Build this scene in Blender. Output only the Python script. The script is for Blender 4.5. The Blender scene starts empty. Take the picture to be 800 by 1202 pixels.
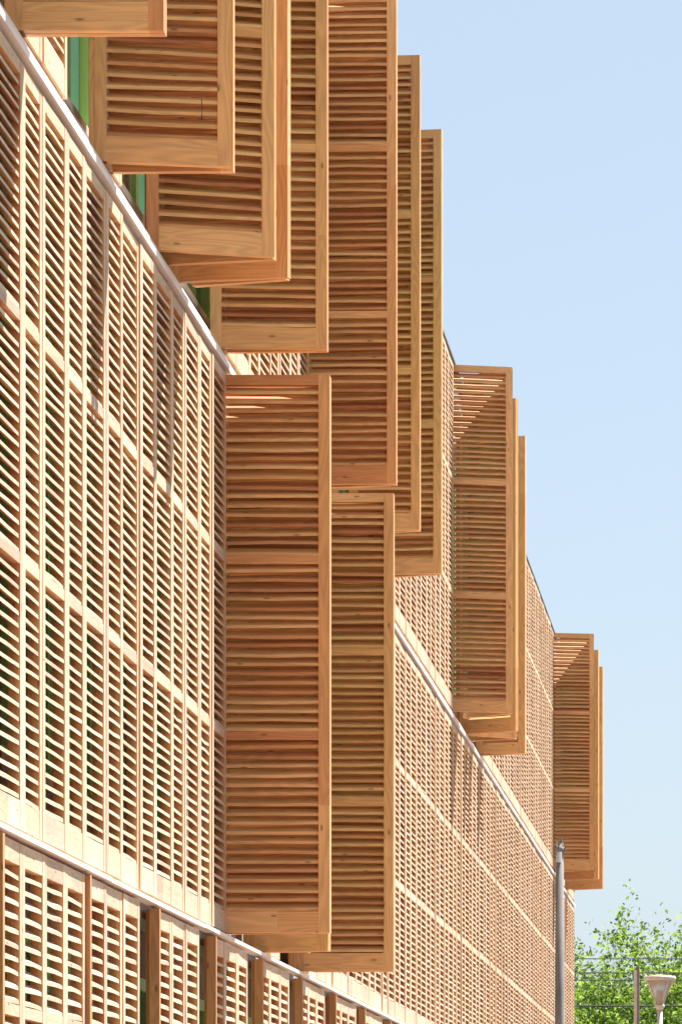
import bpy, math, random
from mathutils import Vector, Matrix, noise
R = math.radians
rnd = random.Random(7)
scene = bpy.context.scene
C = scene.collection

# ------------------------------------------------------------------ materials
def new_mat(name):
    m = bpy.data.materials.new(name); m.use_nodes = True
    nt = m.node_tree; b = nt.nodes['Principled BSDF']
    return m, nt, b
def N(nt, t, **k):
    n = nt.nodes.new(t)
    for a, v in k.items(): setattr(n, a, v)
    return n
def math_n(nt, op, a, b=None):
    n = N(nt, 'ShaderNodeMath', operation=op)
    for i, v in enumerate((a, b)):
        if v is None: continue
        if isinstance(v, (int, float)): n.inputs[i].default_value = v
        else: nt.links.new(v, n.inputs[i])
    return n.outputs[0]
def ramp(nt, fac, stops):
    r = N(nt, 'ShaderNodeValToRGB'); e = r.color_ramp.elements
    while len(e) < len(stops): e.new(0.5)
    for i, (p, c) in enumerate(stops): e[i].position = p; e[i].color = (*c, 1)
    nt.links.new(fac, r.inputs[0]); return r.outputs[0]

def wood(name, stops, rough=0.62, grain=0.25):
    """Softwood: one tone per board (random per island), long grain along the board's UV u axis, knots."""
    m, nt, b = new_mat(name); L = nt.links.new
    geo = N(nt, 'ShaderNodeNewGeometry'); oi = N(nt, 'ShaderNodeObjectInfo')
    uv = N(nt, 'ShaderNodeUVMap', uv_map='grain')
    r = math_n(nt, 'FRACT', math_n(nt, 'ADD', geo.outputs['Random Per Island'], math_n(nt, 'MULTIPLY', oi.outputs['Random'], 3.7)))
    base = ramp(nt, r, stops)
    w = math_n(nt, 'MULTIPLY', r, 37.0)
    mp = N(nt, 'ShaderNodeMapping'); mp.inputs['Scale'].default_value = (2.2, 60, 1)
    L(uv.outputs[0], mp.inputs[0])
    n1 = N(nt, 'ShaderNodeTexNoise', noise_dimensions='4D'); n1.inputs['Scale'].default_value = 1.0
    n1.inputs['Detail'].default_value = 5; n1.inputs['Distortion'].default_value = 1.4
    L(mp.outputs[0], n1.inputs['Vector']); L(w, n1.inputs['W'])
    # cathedral figure: warped wave
    mp2 = N(nt, 'ShaderNodeMapping'); mp2.inputs['Scale'].default_value = (1.1, 9, 1); L(uv.outputs[0], mp2.inputs[0])
    n2 = N(nt, 'ShaderNodeTexNoise', noise_dimensions='4D'); n2.inputs['Scale'].default_value = 1.0; n2.inputs['Detail'].default_value = 1
    L(mp2.outputs[0], n2.inputs['Vector']); L(w, n2.inputs['W'])
    rings = math_n(nt, 'MULTIPLY', math_n(nt, 'ADD', math_n(nt, 'SINE', math_n(nt, 'MULTIPLY', n2.outputs[0], 85.0)), 1.0), 0.5)
    # weather blotches
    mp3 = N(nt, 'ShaderNodeMapping'); mp3.inputs['Scale'].default_value = (3, 8, 1); L(uv.outputs[0], mp3.inputs[0])
    n3 = N(nt, 'ShaderNodeTexNoise', noise_dimensions='4D'); n3.inputs['Detail'].default_value = 3; n3.inputs['Scale'].default_value = 1.0
    L(mp3.outputs[0], n3.inputs['Vector']); L(w, n3.inputs['W'])
    f = math_n(nt, 'ADD', math_n(nt, 'MULTIPLY', n1.outputs[0], grain * 1.6), math_n(nt, 'MULTIPLY', rings, grain * 0.6))
    f = math_n(nt, 'ADD', f, math_n(nt, 'MULTIPLY', n3.outputs[0], grain * 0.9))
    f = math_n(nt, 'SUBTRACT', 1.0 + grain * 1.0, f)
    # knots
    mp4 = N(nt, 'ShaderNodeMapping'); mp4.inputs['Scale'].default_value = (1.7, 5, 1); L(uv.outputs[0], mp4.inputs[0])
    vo = N(nt, 'ShaderNodeTexVoronoi', voronoi_dimensions='2D'); vo.inputs['Scale'].default_value = 1.0; L(mp4.outputs[0], vo.inputs['Vector'])
    kn = N(nt, 'ShaderNodeMapRange'); L(vo.outputs['Distance'], kn.inputs[0])
    kn.inputs[1].default_value = 0.018; kn.inputs[2].default_value = 0.045; kn.inputs[3].default_value = 0.45; kn.inputs[4].default_value = 1.0
    f = math_n(nt, 'MULTIPLY', f, kn.outputs[0])
    hs = N(nt, 'ShaderNodeVectorMath', operation='SCALE'); L(base, hs.inputs[0]); L(f, hs.inputs['Scale'])
    L(hs.outputs[0], b.inputs['Base Color'])
    b.inputs['Roughness'].default_value = rough
    b.inputs['Specular IOR Level'].default_value = 0.3
    bp = N(nt, 'ShaderNodeBump'); bp.inputs['Strength'].default_value = 0.15; bp.inputs['Distance'].default_value = 0.002
    L(n1.outputs[0], bp.inputs['Height']); L(bp.outputs[0], b.inputs['Normal'])
    return m

WOOD = wood('larch_wood', [(0.0, (.69, .365, .15)), (0.28, (.77, .435, .19)), (0.5, (.67, .335, .135)), (0.72, (.79, .465, .215)), (0.88, (.56, .235, .095)), (1.0, (.74, .40, .17))])
SLAT = wood('larch_slat', [(0.0, (.62, .32, .125)), (0.22, (.78, .45, .20)), (0.42, (.58, .25, .095)), (0.6, (.80, .47, .21)), (0.76, (.42, .14, .055)), (0.9, (.72, .38, .155)), (1.0, (.66, .35, .14))], grain=0.25)
SILVER = wood('pale_larch', [(0.0, (.55, .425, .285)), (0.2, (.63, .50, .35)), (0.45, (.52, .395, .27)), (0.65, (.64, .53, .40)), (0.85, (.44, .335, .245)), (1.0, (.60, .47, .32))], rough=.7, grain=.22)  # paler larch for the outward faces of the closed leaves
POSTW = wood('post_wood', [(0.0, (.50, .25, .10)), (0.5, (.56, .30, .13)), (1.0, (.46, .22, .09))])

def simple(name, col, rough=0.5, metal=0.0, var=0.12, scale=6.0, stretch=(1, 1, 1), bump=0.0):
    m, nt, b = new_mat(name); L = nt.links.new
    tc = N(nt, 'ShaderNodeTexCoord'); mp = N(nt, 'ShaderNodeMapping'); mp.inputs['Scale'].default_value = stretch
    L(tc.outputs['Object'], mp.inputs[0])
    n = N(nt, 'ShaderNodeTexNoise'); n.inputs['Scale'].default_value = scale; n.inputs['Detail'].default_value = 6
    L(mp.outputs[0], n.inputs['Vector'])
    lo = tuple(c * (1 - var) for c in col); hi = tuple(min(1, c * (1 + var)) for c in col)
    c = ramp(nt, n.outputs[0], [(0.3, lo), (0.7, hi)])
    L(c, b.inputs['Base Color'])
    rr = N(nt, 'ShaderNodeMapRange'); L(n.outputs[0], rr.inputs[0]); rr.inputs[3].default_value = max(0, rough - .1); rr.inputs[4].default_value = min(1, rough + .1)
    L(rr.outputs[0], b.inputs['Roughness'])
    b.inputs['Metallic'].default_value = metal
    if bump:
        bp = N(nt, 'ShaderNodeBump'); bp.inputs['Strength'].default_value = bump; bp.inputs['Distance'].default_value = .01
        L(n.outputs[0], bp.inputs['Height']); L(bp.outputs[0], b.inputs['Normal'])
    return m
ALU = simple('white_aluminium', (.70, .71, .72), .5, .1, .10, 3, (1, .3, 6))
ZINC = simple('galvanised_steel', (.15, .15, .152), .8, .0, .22, 9, (1, 1, .35), .1)
GREY = simple('grey_metal_panel', (.42, .42, .42), .55, .1, .1, 2)
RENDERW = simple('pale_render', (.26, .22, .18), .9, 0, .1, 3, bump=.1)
DARK = simple('dark_reveal', (.12, .085, .06), .8, 0, .2, 4)
GREEN = simple('green_paint', (.30, .60, .20), .35, 0, .06, 2)
SILL = simple('sill_board', (.60, .50, .40), .5, 0, .08, 4)
CONC = simple('brick_paving', (.27, .14, .08), .85, 0, .15, 2.5, bump=.2)
ASPH = simple('asphalt', (.055, .055, .056), .9, 0, .25, 5, bump=.3)
KERBM = simple('kerb_stone', (.34, .33, .31), .85, 0, .12, 6)
LAWN = simple('dry_ground', (.22, .19, .12), .95, 0, .3, .8, bump=.2)
PAINT = simple('road_paint', (.75, .75, .73), .7, 0, .12, 8)
RUST = simple('lamp_frame_paint', (.50, .46, .42), .5, .2, .15, 12)
CABLE = simple('black_cable', (.03, .03, .03), .6, 0, .2, 8)
BARK = simple('bark', (.10, .075, .055), .9, 0, .4, 14, (1, 1, .25), .5)
def glass():
    m, nt, b = new_mat('window_glass')
    b.inputs['Base Color'].default_value = (.03, .13, .11, 1); b.inputs['Roughness'].default_value = .04
    b.inputs['Specular IOR Level'].default_value = .9
    return m
GLASS = glass()
def lampglass():
    m, nt, b = new_mat('frosted_lamp_glass')
    b.inputs['Base Color'].default_value = (.85, .80, .74, 1); b.inputs['Roughness'].default_value = .35
    b.inputs['Transmission Weight'].default_value = .85; b.inputs['IOR'].default_value = 1.2
    return m
LGLASS = lampglass()
def leafmat(name, stops):
    m, nt, b = new_mat(name); L = nt.links.new
    geo = N(nt, 'ShaderNodeNewGeometry')
    c = ramp(nt, geo.outputs['Random Per Island'], stops)
    L(c, b.inputs['Base Color']); b.inputs['Roughness'].default_value = .5
    tr = N(nt, 'ShaderNodeBsdfTranslucent'); L(c, tr.inputs[0])
    mx = N(nt, 'ShaderNodeMixShader'); mx.inputs[0].default_value = .6
    L(b.outputs[0], mx.inputs[1]); L(tr.outputs[0], mx.inputs[2])
    L(mx.outputs[0], nt.nodes['Material Output'].inputs[0])
    return m
LEAF = leafmat('spring_leaf', [(0, (.035, .075, .012)), (.4, (.13, .23, .025)), (.75, (.22, .34, .035)), (1, (.29, .42, .06))])

# ------------------------------------------------------------------ mesh helpers
class MB:
    def __init__(s): s.v = []; s.f = []; s.uv = []; s.sm = []; s.ext = set()
    def quad_solid(s, P, length_axis=0, off=None, mat=None, smooth=False):
        """P: 8 corners ordered (x0y0z0,x1y0z0,x1y1z0,x0y1z0, same at z1)."""
        off = off if off is not None else (rnd.uniform(0, 50), rnd.uniform(0, 50))
        b = len(s.v); s.v += [tuple(p) for p in P]
        F = [(0, 3, 2, 1), (4, 5, 6, 7), (0, 1, 5, 4), (1, 2, 6, 5), (2, 3, 7, 6), (3, 0, 4, 7)]
        ax = [0, 1, 2]; ax.remove(length_axis)
        for j, f in enumerate(F):
            if j == 2: s.ext.add(len(s.f))
            s.f.append(tuple(b + i for i in f)); s.sm.append(smooth)
            for i in f:
                p = P[i]; s.uv.append((p[length_axis] + off[0], p[ax[0]] * .8 + p[ax[1]] + off[1]))
    def box(s, x0, x1, y0, y1, z0, z1, la=0, off=None):
        s.quad_solid([(x0, y0, z0), (x1, y0, z0), (x1, y1, z0), (x0, y1, z0), (x0, y0, z1), (x1, y0, z1), (x1, y1, z1), (x0, y1, z1)], la, off)
    def tube(s, pts, rad, seg=10, cap=True, smooth=True):
        n = len(pts); b0 = len(s.v)
        for i, p in enumerate(pts):
            p = Vector(p)
            d = (Vector(pts[min(i + 1, n - 1)]) - Vector(pts[max(i - 1, 0)])).normalized()
            u = d.orthogonal().normalized() if i == 0 else (u - d * u.dot(d)).normalized()
            w = d.cross(u); r = rad[i] if hasattr(rad, '__len__') else rad
            for k in range(seg):
                a = 2 * math.pi * k / seg
                s.v.append(tuple(p + (u * math.cos(a) + w * math.sin(a)) * r))
        def add(f, sm):
            s.f.append(f); s.sm.append(sm); s.uv += [(s.v[i][2], s.v[i][0]) for i in f]
        for i in range(n - 1):
            for k in range(seg):
                a = b0 + i * seg + k; b = b0 + i * seg + (k + 1) % seg
                add((a, b, b + seg, a + seg), smooth)
        if cap:
            add(tuple(b0 + k for k in reversed(range(seg))), False)
            add(tuple(b0 + (n - 1) * seg + k for k in range(seg)), False)
    def merge(s, other, M):
        s.ext |= {i + len(s.f) for i in other.ext}
        b = len(s.v); s.v += [tuple(M @ Vector(p)) for p in other.v]
        s.f += [tuple(i + b for i in f) for f in other.f]; s.uv += other.uv; s.sm += other.sm
    def mesh(s, name, mat, mat2=None):
        me = bpy.data.meshes.new(name); me.from_pydata(s.v, [], s.f)
        uv = me.uv_layers.new(name='grain')
        flat = [c for p in s.uv for c in p]
        uv.data.foreach_set('uv', flat)
        me.polygons.foreach_set('use_smooth', s.sm)
        me.materials.append(mat)
        if mat2:
            me.materials.append(mat2)
            for i in s.ext: me.polygons[i].material_index = 1
        me.update(); return me
    def build(s, name, mat, parent=None, mat2=None):
        o = bpy.data.objects.new(name, s.mesh(name, mat, mat2)); C.objects.link(o)
        if parent: o.parent = parent
        return o
def link(name, me, parent=None):
    o = bpy.data.objects.new(name, me); C.objects.link(o)
    if parent: o.parent = parent
    return o
def empty(name, loc=(0, 0, 0)):
    o = bpy.data.objects.new(name, None); C.objects.link(o); o.location = loc; o.empty_display_size = .3; return o
def tag(o, label=None, cat=None, group=None, kind=None):
    if label: o['label'] = label
    if cat: o['category'] = cat
    if group: o['group'] = group
    if kind: o['kind'] = kind
    return o

# ------------------------------------------------------------------ frame of reference
EYE = 1.6; F = 5450.0; D = 3.2                    # eye height, focal length in px of the 800 px photo, distance to facade
def zz(h): return h + EYE                         # heights were measured from the eye
Y0, Y1 = 15.0, 77.5                               # the facade runs along +Y at x = -D
WN, WW = .565, .685                               # narrow and wide shutter leaf
T = .055

# ------------------------------------------------------------------ a shutter leaf
def leaf(width, height, transoms, brail, trail, seed, drop=.0285, thick=.018):
    """frame and slats as two MBs. x = 0..width, y = 0 (outer face)..T, z = 0..height"""
    r = random.Random(seed); fr = MB(); sl = MB()
    st = .066 if width > .58 else .078
    for x0, x1 in ((0, st), (width - st, width)):
        cuts = [0] + sorted(r.uniform(.15, .9) * height for _ in range(r.choice((1, 2, 2)))) + [height]
        for a, b in zip(cuts[:-1], cuts[1:]):
            if b - a > .02: fr.box(x0, x1, 0, T, a, b, 2, (r.uniform(0, 50), r.uniform(0, 50)))
    def rail(z0, z1):
        c = r.uniform(.1, .9) * width if r.random() < .35 else None
        xs = [st, c, width - st] if c and st + .05 < c < width - st - .05 else [st, width - st]
        for a, b in zip(xs[:-1], xs[1:]):
            fr.box(a, b, .0015, T - .0015, z0, z1, 0, (r.uniform(0, 50), r.uniform(0, 50)))
    rail(0, brail); rail(height - trail, height)
    zs = [brail] + [z for t in transoms for z in (t - .025, t + .025)] + [height - trail]
    for t in transoms: rail(t - .025, t + .025)
    for a, b in zip(zs[::2], zs[1::2]):
        n = round((b - a - .02) / .0553); p = (b - a) / n
        for i in range(n):
            za = a + i * p + .002 + r.gauss(0, .0019); d1 = r.gauss(0, .003); tl = drop + r.gauss(0, .002)
            th = thick + r.gauss(0, .0006)
            y0 = .003 + r.uniform(0, .003); y1 = T - .004
            off = (r.uniform(0, 50), r.uniform(0, 50))
            # three stations along the slat so that it can bow a little
            sag = r.gauss(0, .0024)
            xs = [st - .004, width / 2, width - st + .004]; dz = [0, sag + d1 / 2, d1]
            base = len(sl.v)
            for x, q in zip(xs, dz):
                for (y, z) in ((y0, za), (y1, za + tl), (y1, za + tl + th), (y0 + .001, za + th)):
                    sl.v.append((x, y, min(max(z + q, a), b)))
            for k in range(2):
                o = base + 4 * k
                for i0, i1 in ((0, 1), (1, 2), (2, 3), (3, 0)):
                    f = (o + i0, o + i0 + 4, o + i1 + 4, o + i1)
                    if i0 in (2, 3): sl.ext.add(len(sl.f))
                    sl.f.append(f[::-1]); sl.sm.append(False)
                    sl.uv += [(sl.v[v][0] + off[0], sl.v[v][1] * .8 + sl.v[v][2] + off[1]) for v in f[::-1]]
    return fr, sl

HM, HT, HG = 3.306, 3.56, 3.0
KIND = {}
for key, w, h, tr, br, tp, nv in (('mw', WW, HM, (1.167, 2.21), .125, .06, 6), ('mn', WN, HM, (1.167, 2.21), .125, .06, 6),
                               ('tw', WW, HT, (1.19, 2.36), .125, .07, 6), ('tn', WN, HT, (1.19, 2.36), .125, .07, 6),
                               ('g', .598, HG, (1.14, 2.28), .12, .095, 6)):
    L_ = []
    for s in range(nv):
        fr, sl = leaf(w, h, tr, br, tp, hash((len(key), key[0] == 't', key[-1] == 'w', key == 'g', s)) % 9999)
        L_.append([fr, sl, {}])
    KIND[key] = (w, L_)
    # the rear leaf of a folded pair: slats thickened to block light, darkening the gaps
    P_ = [[*leaf(w, h, tr, br, tp, 500 + s + len(KIND) * 10, .031, .037), {}] for s in range(3)]
    KIND[key + '_rear'] = (w, P_)

building = empty('timber_screen_building', (-D, Y0, 0))
tag(building, 'long three storey building wrapped in pale larch louvre shutters, some folded out', 'building')
OFFB = Vector((D, -Y0, 0))       # parts are parented without inverse: shift world coordinates into the building's frame

LEAVES = []    # (score, key, variant, x, y, z, rot, label)
def put(key, x0, y0, x1, y1, z, score, label=None, rx=0.0):
    rot = math.atan2(y1 - y0, x1 - x0)
    LEAVES.append((score, key, rnd.randrange(6), x0, y0, z, rot, label))

def area(y0, y1, zb, zt):
    px0 = 899 - F * D / max(y0, 18.9); px1 = 899 - F * D / max(y1, 18.9)
    m = (y0 + y1) / 2; a = 1414 - F * zt / m; b = 1414 - F * zb / m
    return max(0, px1 - px0) * max(0, min(b, 1202) - max(a, 0))
ZT, ZM, ZG = 5.06, 1.61, -1.455
XO = -3.28                                         # inner edge of an opened leaf
# openings: spans of the facade whose leaves are folded out
open_top = [(17.5, 20.0), (21.25, 22.5), (23.12, 25.0), (25.0, 27.5), (32.5, 33.75), (33.75, 35.0), (35.0, 37.5), (47.5, 48.75), (48.75, 50.0), (50.0, 52.5), (70, 72.5), (73.75, 75.0)]
open_mid = [(27.5, 30.0), (30.7, 32.5)]
def is_open(a, b, sp): return any(a < q - .05 and b > p + .05 for p, q in sp)
y = Y0
while y < Y1 - .1:
    for (a, w, kk) in ((y, WN, 'n'), (y + WN, WW, 'w')):
        for st, zb, h, sp, k in (('t', ZT, HT, open_top, 't'), ('m', ZM, HM, open_mid, 'm')):
            if is_open(a + .01, a + w - .01, sp): continue
            hid = (st == 't' and (a < 27.4 and not 20 < a < 21.2 or 29 < a < 39.5 or 52.4 < a < 61.5 or a > 70)) or (st == 'm' and 28 < a < 39.5)
            jx = rnd.gauss(0, .0025); jy = rnd.gauss(0, .002)
            sc = area(a, a + w, zb, zb + h) * (.1 if hid else 1)
            put(k + kk, -D + jx, a + jy, -D + jx + rnd.gauss(0, .003), a + jy + w, zb, sc)
    y += 1.25

# opened leaves: (storey, size, wall y, tip y, partner (wall y, size) or None, partner gap)
def opened(st, kk, yw, yt, partner=None, label=None, xi=XO, gap=.004):
    key = st + kk; w = WW if kk == 'w' else WN
    z = ZT if st == 't' else ZM
    dx = math.sqrt(max(.01, w * w - (yt - yw) ** 2))
    put(key, xi, yw, xi + dx, yt, z, 1e7 if yw < 60 else 1e6, label)
    if partner:
        yp, pk = partner
        w2 = WW if pk == 'w' else WN
        yo = yt + 2 * T + gap
        dy = max(-w2 * .9, min(w2 * .9, yp - yo))
        dx2 = math.sqrt(w2 * w2 - dy * dy)
        put(st + pk + '_rear', xi + dx - .001, yo, xi + dx - .001 - dx2, yo + dy, z, 9e6 if yw < 60 else 9e5, None)
opened('t', 'w', 17.55, 17.6, (17.8, 'w'))
opened('t', 'w', 20.00, 20.00, (20.12, 'w'))
opened('t', 'w', 22.50, 22.62, (22.80, 'w'), gap=.05)
opened('t', 'w', 24.58, 24.78, (25.05, 'w'))
opened('t', 'w', 25.46, 25.32, (25.62, 'n'))
opened('t', 'w', 27.40, 27.46, (27.62, 'w'))
opened('t', 'w', 32.60, 32.58, (32.85, 'w'))
opened('t', 'w', 34.85, 34.80, (35.10, 'n'))
opened('t', 'w', 37.30, 37.20, (37.55, 'n'))
opened('t', 'w', 47.62, 47.78, (48.36, 'w'))
opened('t', 'w', 49.95, 49.62, None)
opened('t', 'w', 50.05, 50.40, (50.75, 'n'), xi=-3.30)
opened('t', 'n', 52.15, 52.05, (52.4, 'n'), xi=-3.26)
opened('t', 'w', 70.0, 70.12, (70.7, 'w'))
opened('t', 'w', 72.3, 72.15, (72.5, 'n'))
opened('t', 'w', 74.6, 74.40, (74.8, 'n'))
opened('m', 'w', 27.50, 27.50, (27.73, 'w'), 'tall folded out shutter with golden to reddish brown louvres', xi=-3.27)
opened('m', 'n', 29.62, 29.50, (29.8, 'n'), xi=-3.335)
opened('m', 'w', 32.08, 32.08, (32.24, 'n'), xi=-3.26)

# ground floor: posts every 2.5 m, three leaves and a gap between them
posts = [21.78 + 2.49 * k for k in range(-3, 23)]
XG = -3.192
for i, py in enumerate(posts):
    if py > Y1 - .2: continue
    a = py + .055
    n = 3
    for k in range(n):
        if a + .6 > Y1: break
        put('g', XG + rnd.gauss(0, .002), a, XG + rnd.gauss(0, .002), a + .598, ZG, area(a, a + .6, ZG, ZG + HG), )
        a += .606
    if abs(py - (21.78 - 2.49)) < .1: put('g', XG, a, XG, a + .42, ZG, area(a, a + .42, ZG, ZG + HG))

LEAVES.sort(key=lambda t: -t[0])
rest_f, rest_s = MB(), MB()
for i, (sc, key, var, x, yy, z, rot, label) in enumerate(LEAVES):
    w, vs = KIND[key]; rec = vs[var % len(vs)]
    loc = Vector((x, yy, zz(z)))
    if i < 99:
        out = sc >= 9e5                            # folded-out leaves keep the richer wood, closed ones get paler outward faces
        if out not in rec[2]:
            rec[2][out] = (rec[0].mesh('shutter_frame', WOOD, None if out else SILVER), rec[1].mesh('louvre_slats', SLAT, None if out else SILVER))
        o = link('shutter', rec[2][out][0], building); o.location = loc + OFFB; o.rotation_euler = (0, 0, rot)
        if label: o['label'] = label
        s = link('louvre_slats', rec[2][out][1], o)
    else:
        M = Matrix.Translation(loc + OFFB) @ Matrix.Rotation(rot, 4, 'Z')
        rest_f.merge(rec[0], M)
        rest_s.merge(rec[1], M)
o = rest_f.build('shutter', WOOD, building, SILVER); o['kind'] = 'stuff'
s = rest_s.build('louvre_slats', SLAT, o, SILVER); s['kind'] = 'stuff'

# ------------------------------------------------------------------ building body, floors, windows, rails
def bpart(name, mat, boxes, parent=building, la=1):
    m = MB()
    for (x0, x1, y0, y1, z0, z1) in boxes: m.box(x0 + D, x1 + D, y0 - Y0, y1 - Y0, zz(z0), zz(z1), la)
    return m.build(name, mat, parent)
XW = -3.43                                         # window plane
WIN = [(-1.2, 1.25), (2.0, 4.55), (5.345, 8.2)]
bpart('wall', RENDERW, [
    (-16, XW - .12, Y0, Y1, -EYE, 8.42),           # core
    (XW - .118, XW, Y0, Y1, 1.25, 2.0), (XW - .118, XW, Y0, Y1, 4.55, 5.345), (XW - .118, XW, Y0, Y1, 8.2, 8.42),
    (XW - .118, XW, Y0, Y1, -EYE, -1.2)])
bpart('floor_edge', GREY, [(XW + .002, -3.262, Y0, Y1 - .05, 4.90, 5.045), (XW + .002, -3.27, Y0, Y1 - .05, 1.50, 1.60), (XW + .002, -3.262, Y0, Y1 - .05, 8.45, 8.60)])
bpart('sill', SILL, [(XW - .02, XW + .07, Y0, Y1 - .05, 5.30, 5.342), (XW - .02, XW + .06, Y0, Y1 - .05, 1.96, 1.997)])
bpart('facade_end_panel', WOOD, [(XW - .1, -3.262, Y1 - .045, Y1 - .002, -EYE + .1, 8.6)])
bpart('sill_apron', simple('apron_metal', (.55, .54, .55), .5, 0, .06, 3), [(XW + .002, XW + .012, Y0, Y1 - .05, 5.05, 5.298)])
# uprights behind the joints of the leaves carry the screen
yy = Y0
while yy < Y1:
    m = MB()
    for z0, z1 in ((1.602, 4.898), (5.05, 8.448)):
        if z0 > 5 and yy < 47: continue
        m.box(-3.345 + D, -3.30 + D, yy - .02 - Y0 + .03, yy + .02 - Y0 + .03, zz(z0), zz(z1), 2)
    yy += 2.5
    m.build('screen_upright', POSTW, building)
fw = .07
for k in range(25):
    a = Y0 + 2.5 * k + .10; b = a + 2.30
    for (z0, z1) in WIN:
        fm = MB(); X0, X1 = XW - .07 + D, XW - .01 + D
        A, B = a - Y0, b - Y0; Z0, Z1 = zz(z0) + .004, zz(z1)
        mids = [A + 1.13]
        fm.box(X0, X1, A, B, Z0, Z0 + fw); fm.box(X0, X1, A, B, Z1 - fw, Z1 - .003)
        for q in (A, B - fw, A + 1.13 - fw * .9, ):
            ww = fw if q != A + 1.13 - fw * .9 else fw * 1.8
            fm.box(X0, X1, q, q + ww, Z0 + fw, Z1 - fw, 2)
        # sash bars standing a little prouder
        for q in (A + fw + .01, A + 1.13 + fw, ):
            fm.box(X0 + .01, X1 + .025, q, q + .13, Z0 + fw + .002, Z1 - fw - .002, 2)
            fm.box(X0 + .01, X1 + .025, q + .78, q + .85, Z0 + fw + .002, Z1 - fw - .002, 2)
        w = fm.build('window', GREEN, building)
        pm = MB(); pm.box(XW - .05 + D, XW - .035 + D, A + fw * .5, B - fw * .5, Z0 + fw * .5, Z1 - fw * .5)
        pm.build('pane', GLASS, w)
# jambs between windows
m = MB()
for k in range(26):
    c = Y0 + 2.5 * k - Y0
    a0, a1 = max(0, c - .10), min(Y1 - Y0, c + .10)
    for (z0, z1) in WIN: m.box(XW - .118 + D, XW - .004 + D, a0, a1, zz(z0) + .002, zz(z1) - .002)
m.build('window_jamb', RENDERW, building)

# aluminium rails, in lengths with fine joints
def railrun(name, x0, x1, z0, z1, step=3.75, ph=0, mat=ALU):
    m = MB(); a = Y0 + ph
    while a < Y1 - .1:
        b = min(a + step - .004, Y1 - .06); j = rnd.gauss(0, .0012)
        m.box(x0 + D, x1 + j + D, a - Y0, b - Y0, zz(z0 + j), zz(z1 + j), 1); a += step
    return m.build(name, mat, building)
railrun('metal_rail', -3.232, -3.184, 4.952, 4.986)
railrun('metal_rail', -3.225, -3.198, 4.996, 5.012, ph=1.0)
railrun('metal_rail', -3.26, -3.215, 5.018, 5.048, ph=2)
railrun('metal_rail', -3.232, -3.168, 1.563, 1.585)
railrun('roof_cap', -3.34, -3.188, 8.628, 8.655, mat=ZINC)
for py in posts:
    if py < Y1 - .1:
        bpart('post', POSTW, [(-3.224, -3.170, py, py + .05, -EYE + .05, 1.545)], la=2)
bpart('roof', GREY, [(-16, XW - .12, Y0, Y1, 8.422, 8.5)])

# a thin twig of wire caught on one of the opened leaves
m = MB()
m.tube([(-2.738, 22.52, zz(5.366)), (-2.734, 22.51, zz(5.31)), (-2.737, 22.52, zz(5.262))], .0022, 5)
m.tube([(-2.79, 22.52, zz(5.372)), (-2.737, 22.515, zz(5.368))], .0014, 5)
m.tube([(-2.755, 22.52, zz(5.268)), (-2.72, 22.51, zz(5.262)), (-2.675, 22.5, zz(5.27))], .0022, 5)
m.build('twig', BARK); tag(C.objects['twig'], 'thin dark twig caught in the louvres of an upper shutter', 'twig')

# ------------------------------------------------------------------ ground
def sheet(name, mat, x0, x1, y0, y1, z, zb=-.4):
    m = MB(); m.box(x0, x1, y0, y1, zb, z); o = m.build(name, mat); tag(o, kind='structure'); return o
sheet('ground', LAWN, -1500, 1500, -600, 3000, -.16, -.6)
sheet('pavement', CONC, XG + .03, .55, -15, 140, 0, -.159)
sheet('kerb', KERBM, .55, .72, -15, 140, .004, -.159)
sheet('road', ASPH, .72, 8.5, -15, 140, -.13, -.158)
sheet('far_pavement', CONC, 8.5, 14, -15, 140, 0, -.159)
m = MB()
for k in range(30): m.box(4.55, 4.67, -10 + 5 * k, -7 + 5 * k, -.129, -.126)
tag(m.build('road_marking', PAINT), kind='structure')

# ------------------------------------------------------------------ street furniture
def P(px, py, s): return (-(899 - px) * s, F * s, (1414 - py) * s + EYE)    # used once to measure places off the photo, s = metres per px
pole = empty('lamp_post', (-2.545, 57.2, 0))
tag(pole, 'tall galvanised steel post with a clamp at its top, close to the timber facade', 'post')
m = MB(); H = 6.06
m.tube([(0, 0, .02), (0, 0, 2.5), (0, 0, H - .25), (0, 0, H - .249), (0, 0, H)], [.074, .066, .050, .044, .040], 20); m.build('shaft', ZINC, pole)
m = MB(); m.tube([(0, 0, H - .12), (0, 0, H - .06)], .060, 18)
m.box(.0, .075, -.02, .02, H - .115, H - .065); m.build('clamp', ZINC, pole)
m = MB(); m.box(.0, .036, -.03, .03, H - .22, H + .05, 2); m.build('bracket', ZINC, pole)
m = MB(); m.box(-.13, .13, -.13, .13, 0, .02)
for sx in (-1, 1):
    for sy in (-1, 1): m.tube([(sx * .1, sy * .1, .02), (sx * .1, sy * .1, .05)], .012, 6)
m.build('base_plate', ZINC, pole)

# slim post beside the street lamp
s_ = .0138
x, yv, zt = P(747.5, 1139, s_)
post = empty('slim_post', (x, yv, 0)); tag(post, 'slim grey steel post standing just left of the street lantern', 'post')
m = MB(); m.box(-.055, -.003, -.03, .03, .02, zt, 2); m.build('shaft', RUST, post)
m = MB(); m.box(-.003, .035, -.04, .04, .02, zt + .06, 2); m.build('channel', ZINC, post)
m = MB(); m.box(-.12, .12, -.12, .12, 0, .02); m.build('base_plate', ZINC, post)

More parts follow.
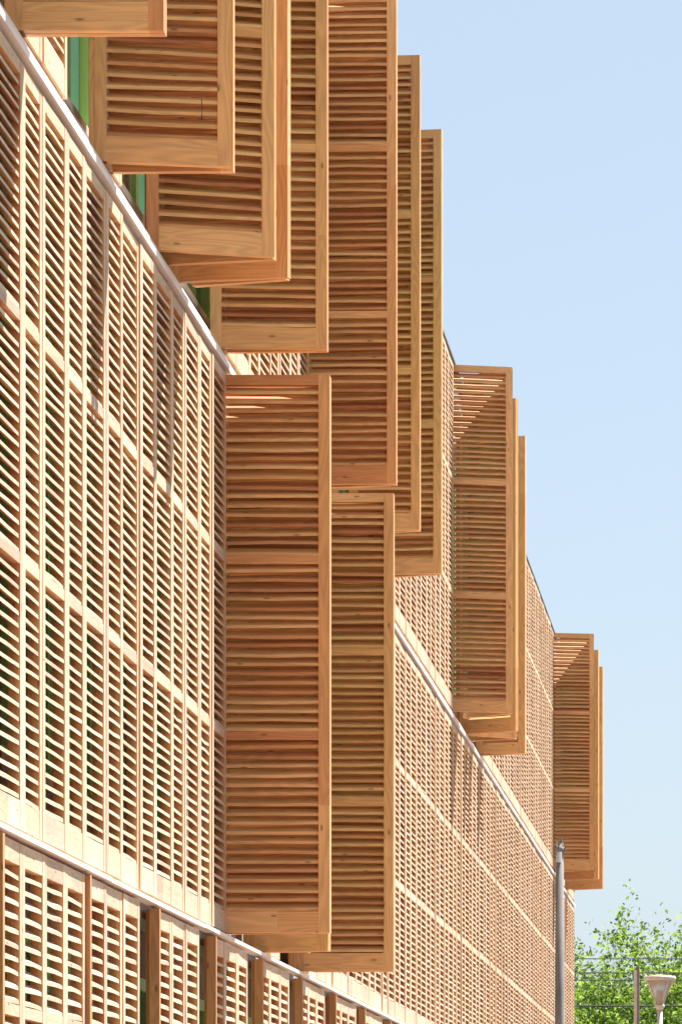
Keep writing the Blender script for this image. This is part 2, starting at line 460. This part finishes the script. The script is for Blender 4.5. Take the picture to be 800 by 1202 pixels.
s_ = .0142
x, yv, zt = P(774, 1147, s_)
lamp = empty('street_lamp', (x, yv, 0)); tag(lamp, 'street lamp with an upturned conical glass lantern in front of the tree', 'street lamp')
zb = zt - (1183 - 1147) * s_
m = MB(); m.tube([(0, 0, 0), (0, 0, .8), (0, 0, .82), (0, 0, zb)], [.09, .09, .06, .045], 16); m.build('post', RUST, lamp)
m = MB(); m.tube([(0, 0, zb - .04), (0, 0, zb + .02), (0, 0, zb + .05)], [.055, .085, .07], 16); m.build('collar', RUST, lamp)
m = MB(); m.tube([(0, 0, zb + .05), (0, 0, zt - .06)], [.06, .235], 24, cap=False)
m.tube([(0, 0, zt - .061), (0, 0, zb + .051)], [.228, .053], 24, cap=False); gl = m.build('lantern_glass', LGLASS, lamp)
m = MB()
for k in range(4):
    a = R(35 + 90 * k); c, s = math.cos(a), math.sin(a)
    m.tube([(.06 * c, .06 * s, zb + .03), (.252 * c, .252 * s, zt - .03)], .013, 6)
m.build('lantern_ribs', RUST, lamp)
m = MB(); m.tube([(0, 0, zt - .07), (0, 0, zt - .02), (0, 0, zt + .005), (0, 0, zt + .03)], [.255, .275, .26, .06], 28); m.build('lantern_cap', RUST, lamp)
m = MB(); m.tube([(0, 0, zb + .05), (0, 0, zb + .16), (0, 0, zb + .30)], [.03, .05, .035], 12); m.build('bulb', simple('lamp_bulb_white', (.8, .78, .74), .3), lamp)

# overhead cables
names = ['topmost of the dark cables strung across the tree', 'second dark cable from the top, across the tree', 'third dark cable from the top, just under the second', 'lowest and thickest dark cable crossing in front of the tree']
for (py, r, lab) in ((1125, .011, names[0]), (1141, .012, names[1]), (1149.5, .010, names[2]), (1179, .018, names[3])):
    s_ = .0182
    x0, yv, z = P(735, py, s_)
    pts = [(x0 - 12 + 24 * t / 24, yv + rnd.uniform(-.0, .0) + .3 * (py - 1150) / 30, z - .28 + .28 * ((t - 12) / 12) ** 2 + .25) for t in range(25)]
    m = MB(); m.tube(pts, r, 6); tag(m.build('overhead_cable', CABLE), lab, 'cable', 'overhead cables across the tree')

# ------------------------------------------------------------------ trees
def tree(loc, height, crown_r, seed, label, nleaf=16000, lean=0.0, kind='round'):
    r = random.Random(seed); root = empty('broadleaf_tree', loc); tag(root, label, 'tree', 'trees beyond the building')
    tr = MB(); tips = []
    def branch(p, d, L, rad, lvl):
        n = 5; pts = [p]; rr = [rad]
        q = Vector(p); dd = Vector(d).normalized()
        for i in range(n):
            dd = (dd + Vector((r.gauss(0, .13), r.gauss(0, .13), r.gauss(.05, .07)))).normalized()
            q = q + dd * L / n; pts.append(tuple(q)); rr.append(rad * (1 - .62 * (i + 1) / n))
            if lvl >= 2: tips.append((q.copy(), lvl, dd.copy()))
            if lvl < 4 and i >= 1:
                for _ in range(2 if lvl < 3 else 1):
                    a = r.uniform(0, 6.283); side = Vector((math.cos(a), math.sin(a), 0))
                    nd = (dd * .75 + side * .85 + Vector((0, 0, .12))).normalized()
                    branch(q.copy(), nd, L * r.uniform(.48, .7), rr[-1] * .6, lvl + 1)
        tr.tube([tuple(t) for t in pts], rr, 7 if lvl < 2 else 4, cap=False)
    H = height
    tp = [(0, 0, -.2), (.03, 0, H * .1), (.06 + lean, .02, H * .22), (.1 + lean, .05, H * .32)]
    tr.tube(tp, [H * .028, H * .022, H * .019, H * .017], 12)
    top = Vector(tp[-1])
    for k in range(7):
        a = 6.283 * k / 7 + r.uniform(-.4, .4); el = r.uniform(.15, .9)
        d = Vector((math.cos(a) * crown_r / H * 1.6, math.sin(a) * crown_r / H * 1.6, el)).normalized()
        branch(top - Vector((0, 0, r.uniform(0, H * .08))), d, H * r.uniform(.30, .40), H * .011, 1)
    branch(top, Vector((0, 0, 1)), H * .38, H * .012, 1)
    tr.build('trunk', BARK, root)
    cr = MB(); hmax = H
    per = max(1, nleaf // max(1, len(tips)))
    for (q, lvl, dd) in tips:
        if r.random() < .30: continue
        cnt = per * (2 if lvl >= 3 else 1)
        cnt = int(cnt * r.uniform(.5, 1.8)) + 3; sp = r.uniform(.08, .17)
        for _ in range(cnt):
            c = q + Vector([max(-1.5, min(1.5, r.gauss(0, 1))) * sp for _k in range(3)])
            sz = r.uniform(.04, .085)
            n = Vector((r.gauss(0, .7), r.gauss(0, .7), r.uniform(.2, 1))).normalized()
            u = n.orthogonal().normalized(); u.rotate(Matrix.Rotation(r.uniform(0, 6.28), 3, n)); v = n.cross(u)
            b = len(cr.v)
            for a_, b_ in ((-1, 0), (-.1, .55), (1, 0), (-.1, -.55)):
                cr.v.append(tuple(c + u * a_ * sz + v * b_ * sz + n * (.12 * sz if a_ > -.5 and a_ < .5 else 0)))
            cr.f.append((b, b + 1, b + 2, b + 3)); cr.sm.append(False); cr.uv += [(0, 0)] * 4
    cr.build('crown', LEAF, root)
    zs = [v[2] for v in cr.v]; print('tree top', max(zs), 'x', min(v[0] for v in cr.v), max(v[0] for v in cr.v), 'leaves', len(cr.f), 'tips', len(tips))
    return root
TS = .0205
tree((-2.9, 112, -.15), 8.2, 4.6, 3, 'tallest bright green tree rising behind the street lantern', 22000)
tree((-4.2, 116, -.15), 8.2, 4.0, 11, 'lower bright green tree reaching out from behind the building corner', 22000)
tree((-1.7, 118, -.15), 9.0, 4.2, 23, 'green tree at the right edge, behind the lantern', 22000)

# ------------------------------------------------------------------ sky, sun, camera
S = Vector((.62, .60, 1.42)).normalized()
elev = math.asin(S.z); az = math.atan2(S.x, S.y)
W = bpy.data.worlds.new('World'); scene.world = W; W.use_nodes = True
nt = W.node_tree; bg = nt.nodes['Background']
sky = nt.nodes.new('ShaderNodeTexSky'); sky.sky_type = 'NISHITA'; sky.sun_disc = False
sky.sun_elevation = elev; sky.sun_rotation = az; sky.air_density = 1.0; sky.dust_density = 1.3; sky.ozone_density = 1.5
mx = nt.nodes.new('ShaderNodeMix'); mx.data_type = 'RGBA'; mx.inputs[0].default_value = .6
nt.links.new(sky.outputs[0], mx.inputs[6]); mx.inputs[7].default_value = (4.5, 5.35, 6.3, 1)      # thin high haze evens the sky out
nt.links.new(mx.outputs[2], bg.inputs[0]); bg.inputs[1].default_value = .05
sl = bpy.data.lights.new('sun', 'SUN'); sl.energy = 5.0; sl.angle = R(.53); sl.color = (1, .95, .87)
so = bpy.data.objects.new('sun', sl); C.objects.link(so); sl.color = (1, .94, .88); so.rotation_euler = S.to_track_quat('Z', 'Y').to_euler(); so.location = (10, 20, 30)

cam = bpy.data.cameras.new('camera'); co = bpy.data.objects.new('camera', cam); C.objects.link(co)
co.location = (0, 0, EYE); co.rotation_euler = (R(90), 0, 0)
cam.sensor_fit = 'HORIZONTAL'; cam.sensor_width = 36; cam.lens = 36 * F / 800
cam.shift_x = -499 / 800; cam.shift_y = 813 / 800
cam.clip_start = .1; cam.clip_end = 5000
scene.camera = co
scene.view_settings.view_transform = 'Standard'; scene.view_settings.look = 'None'
scene.view_settings.exposure = 1.6; scene.view_settings.gamma = 1
scene.cycles.max_bounces = 10; scene.cycles.diffuse_bounces = 6
scene.render.resolution_x = 681; scene.render.resolution_y = 1024
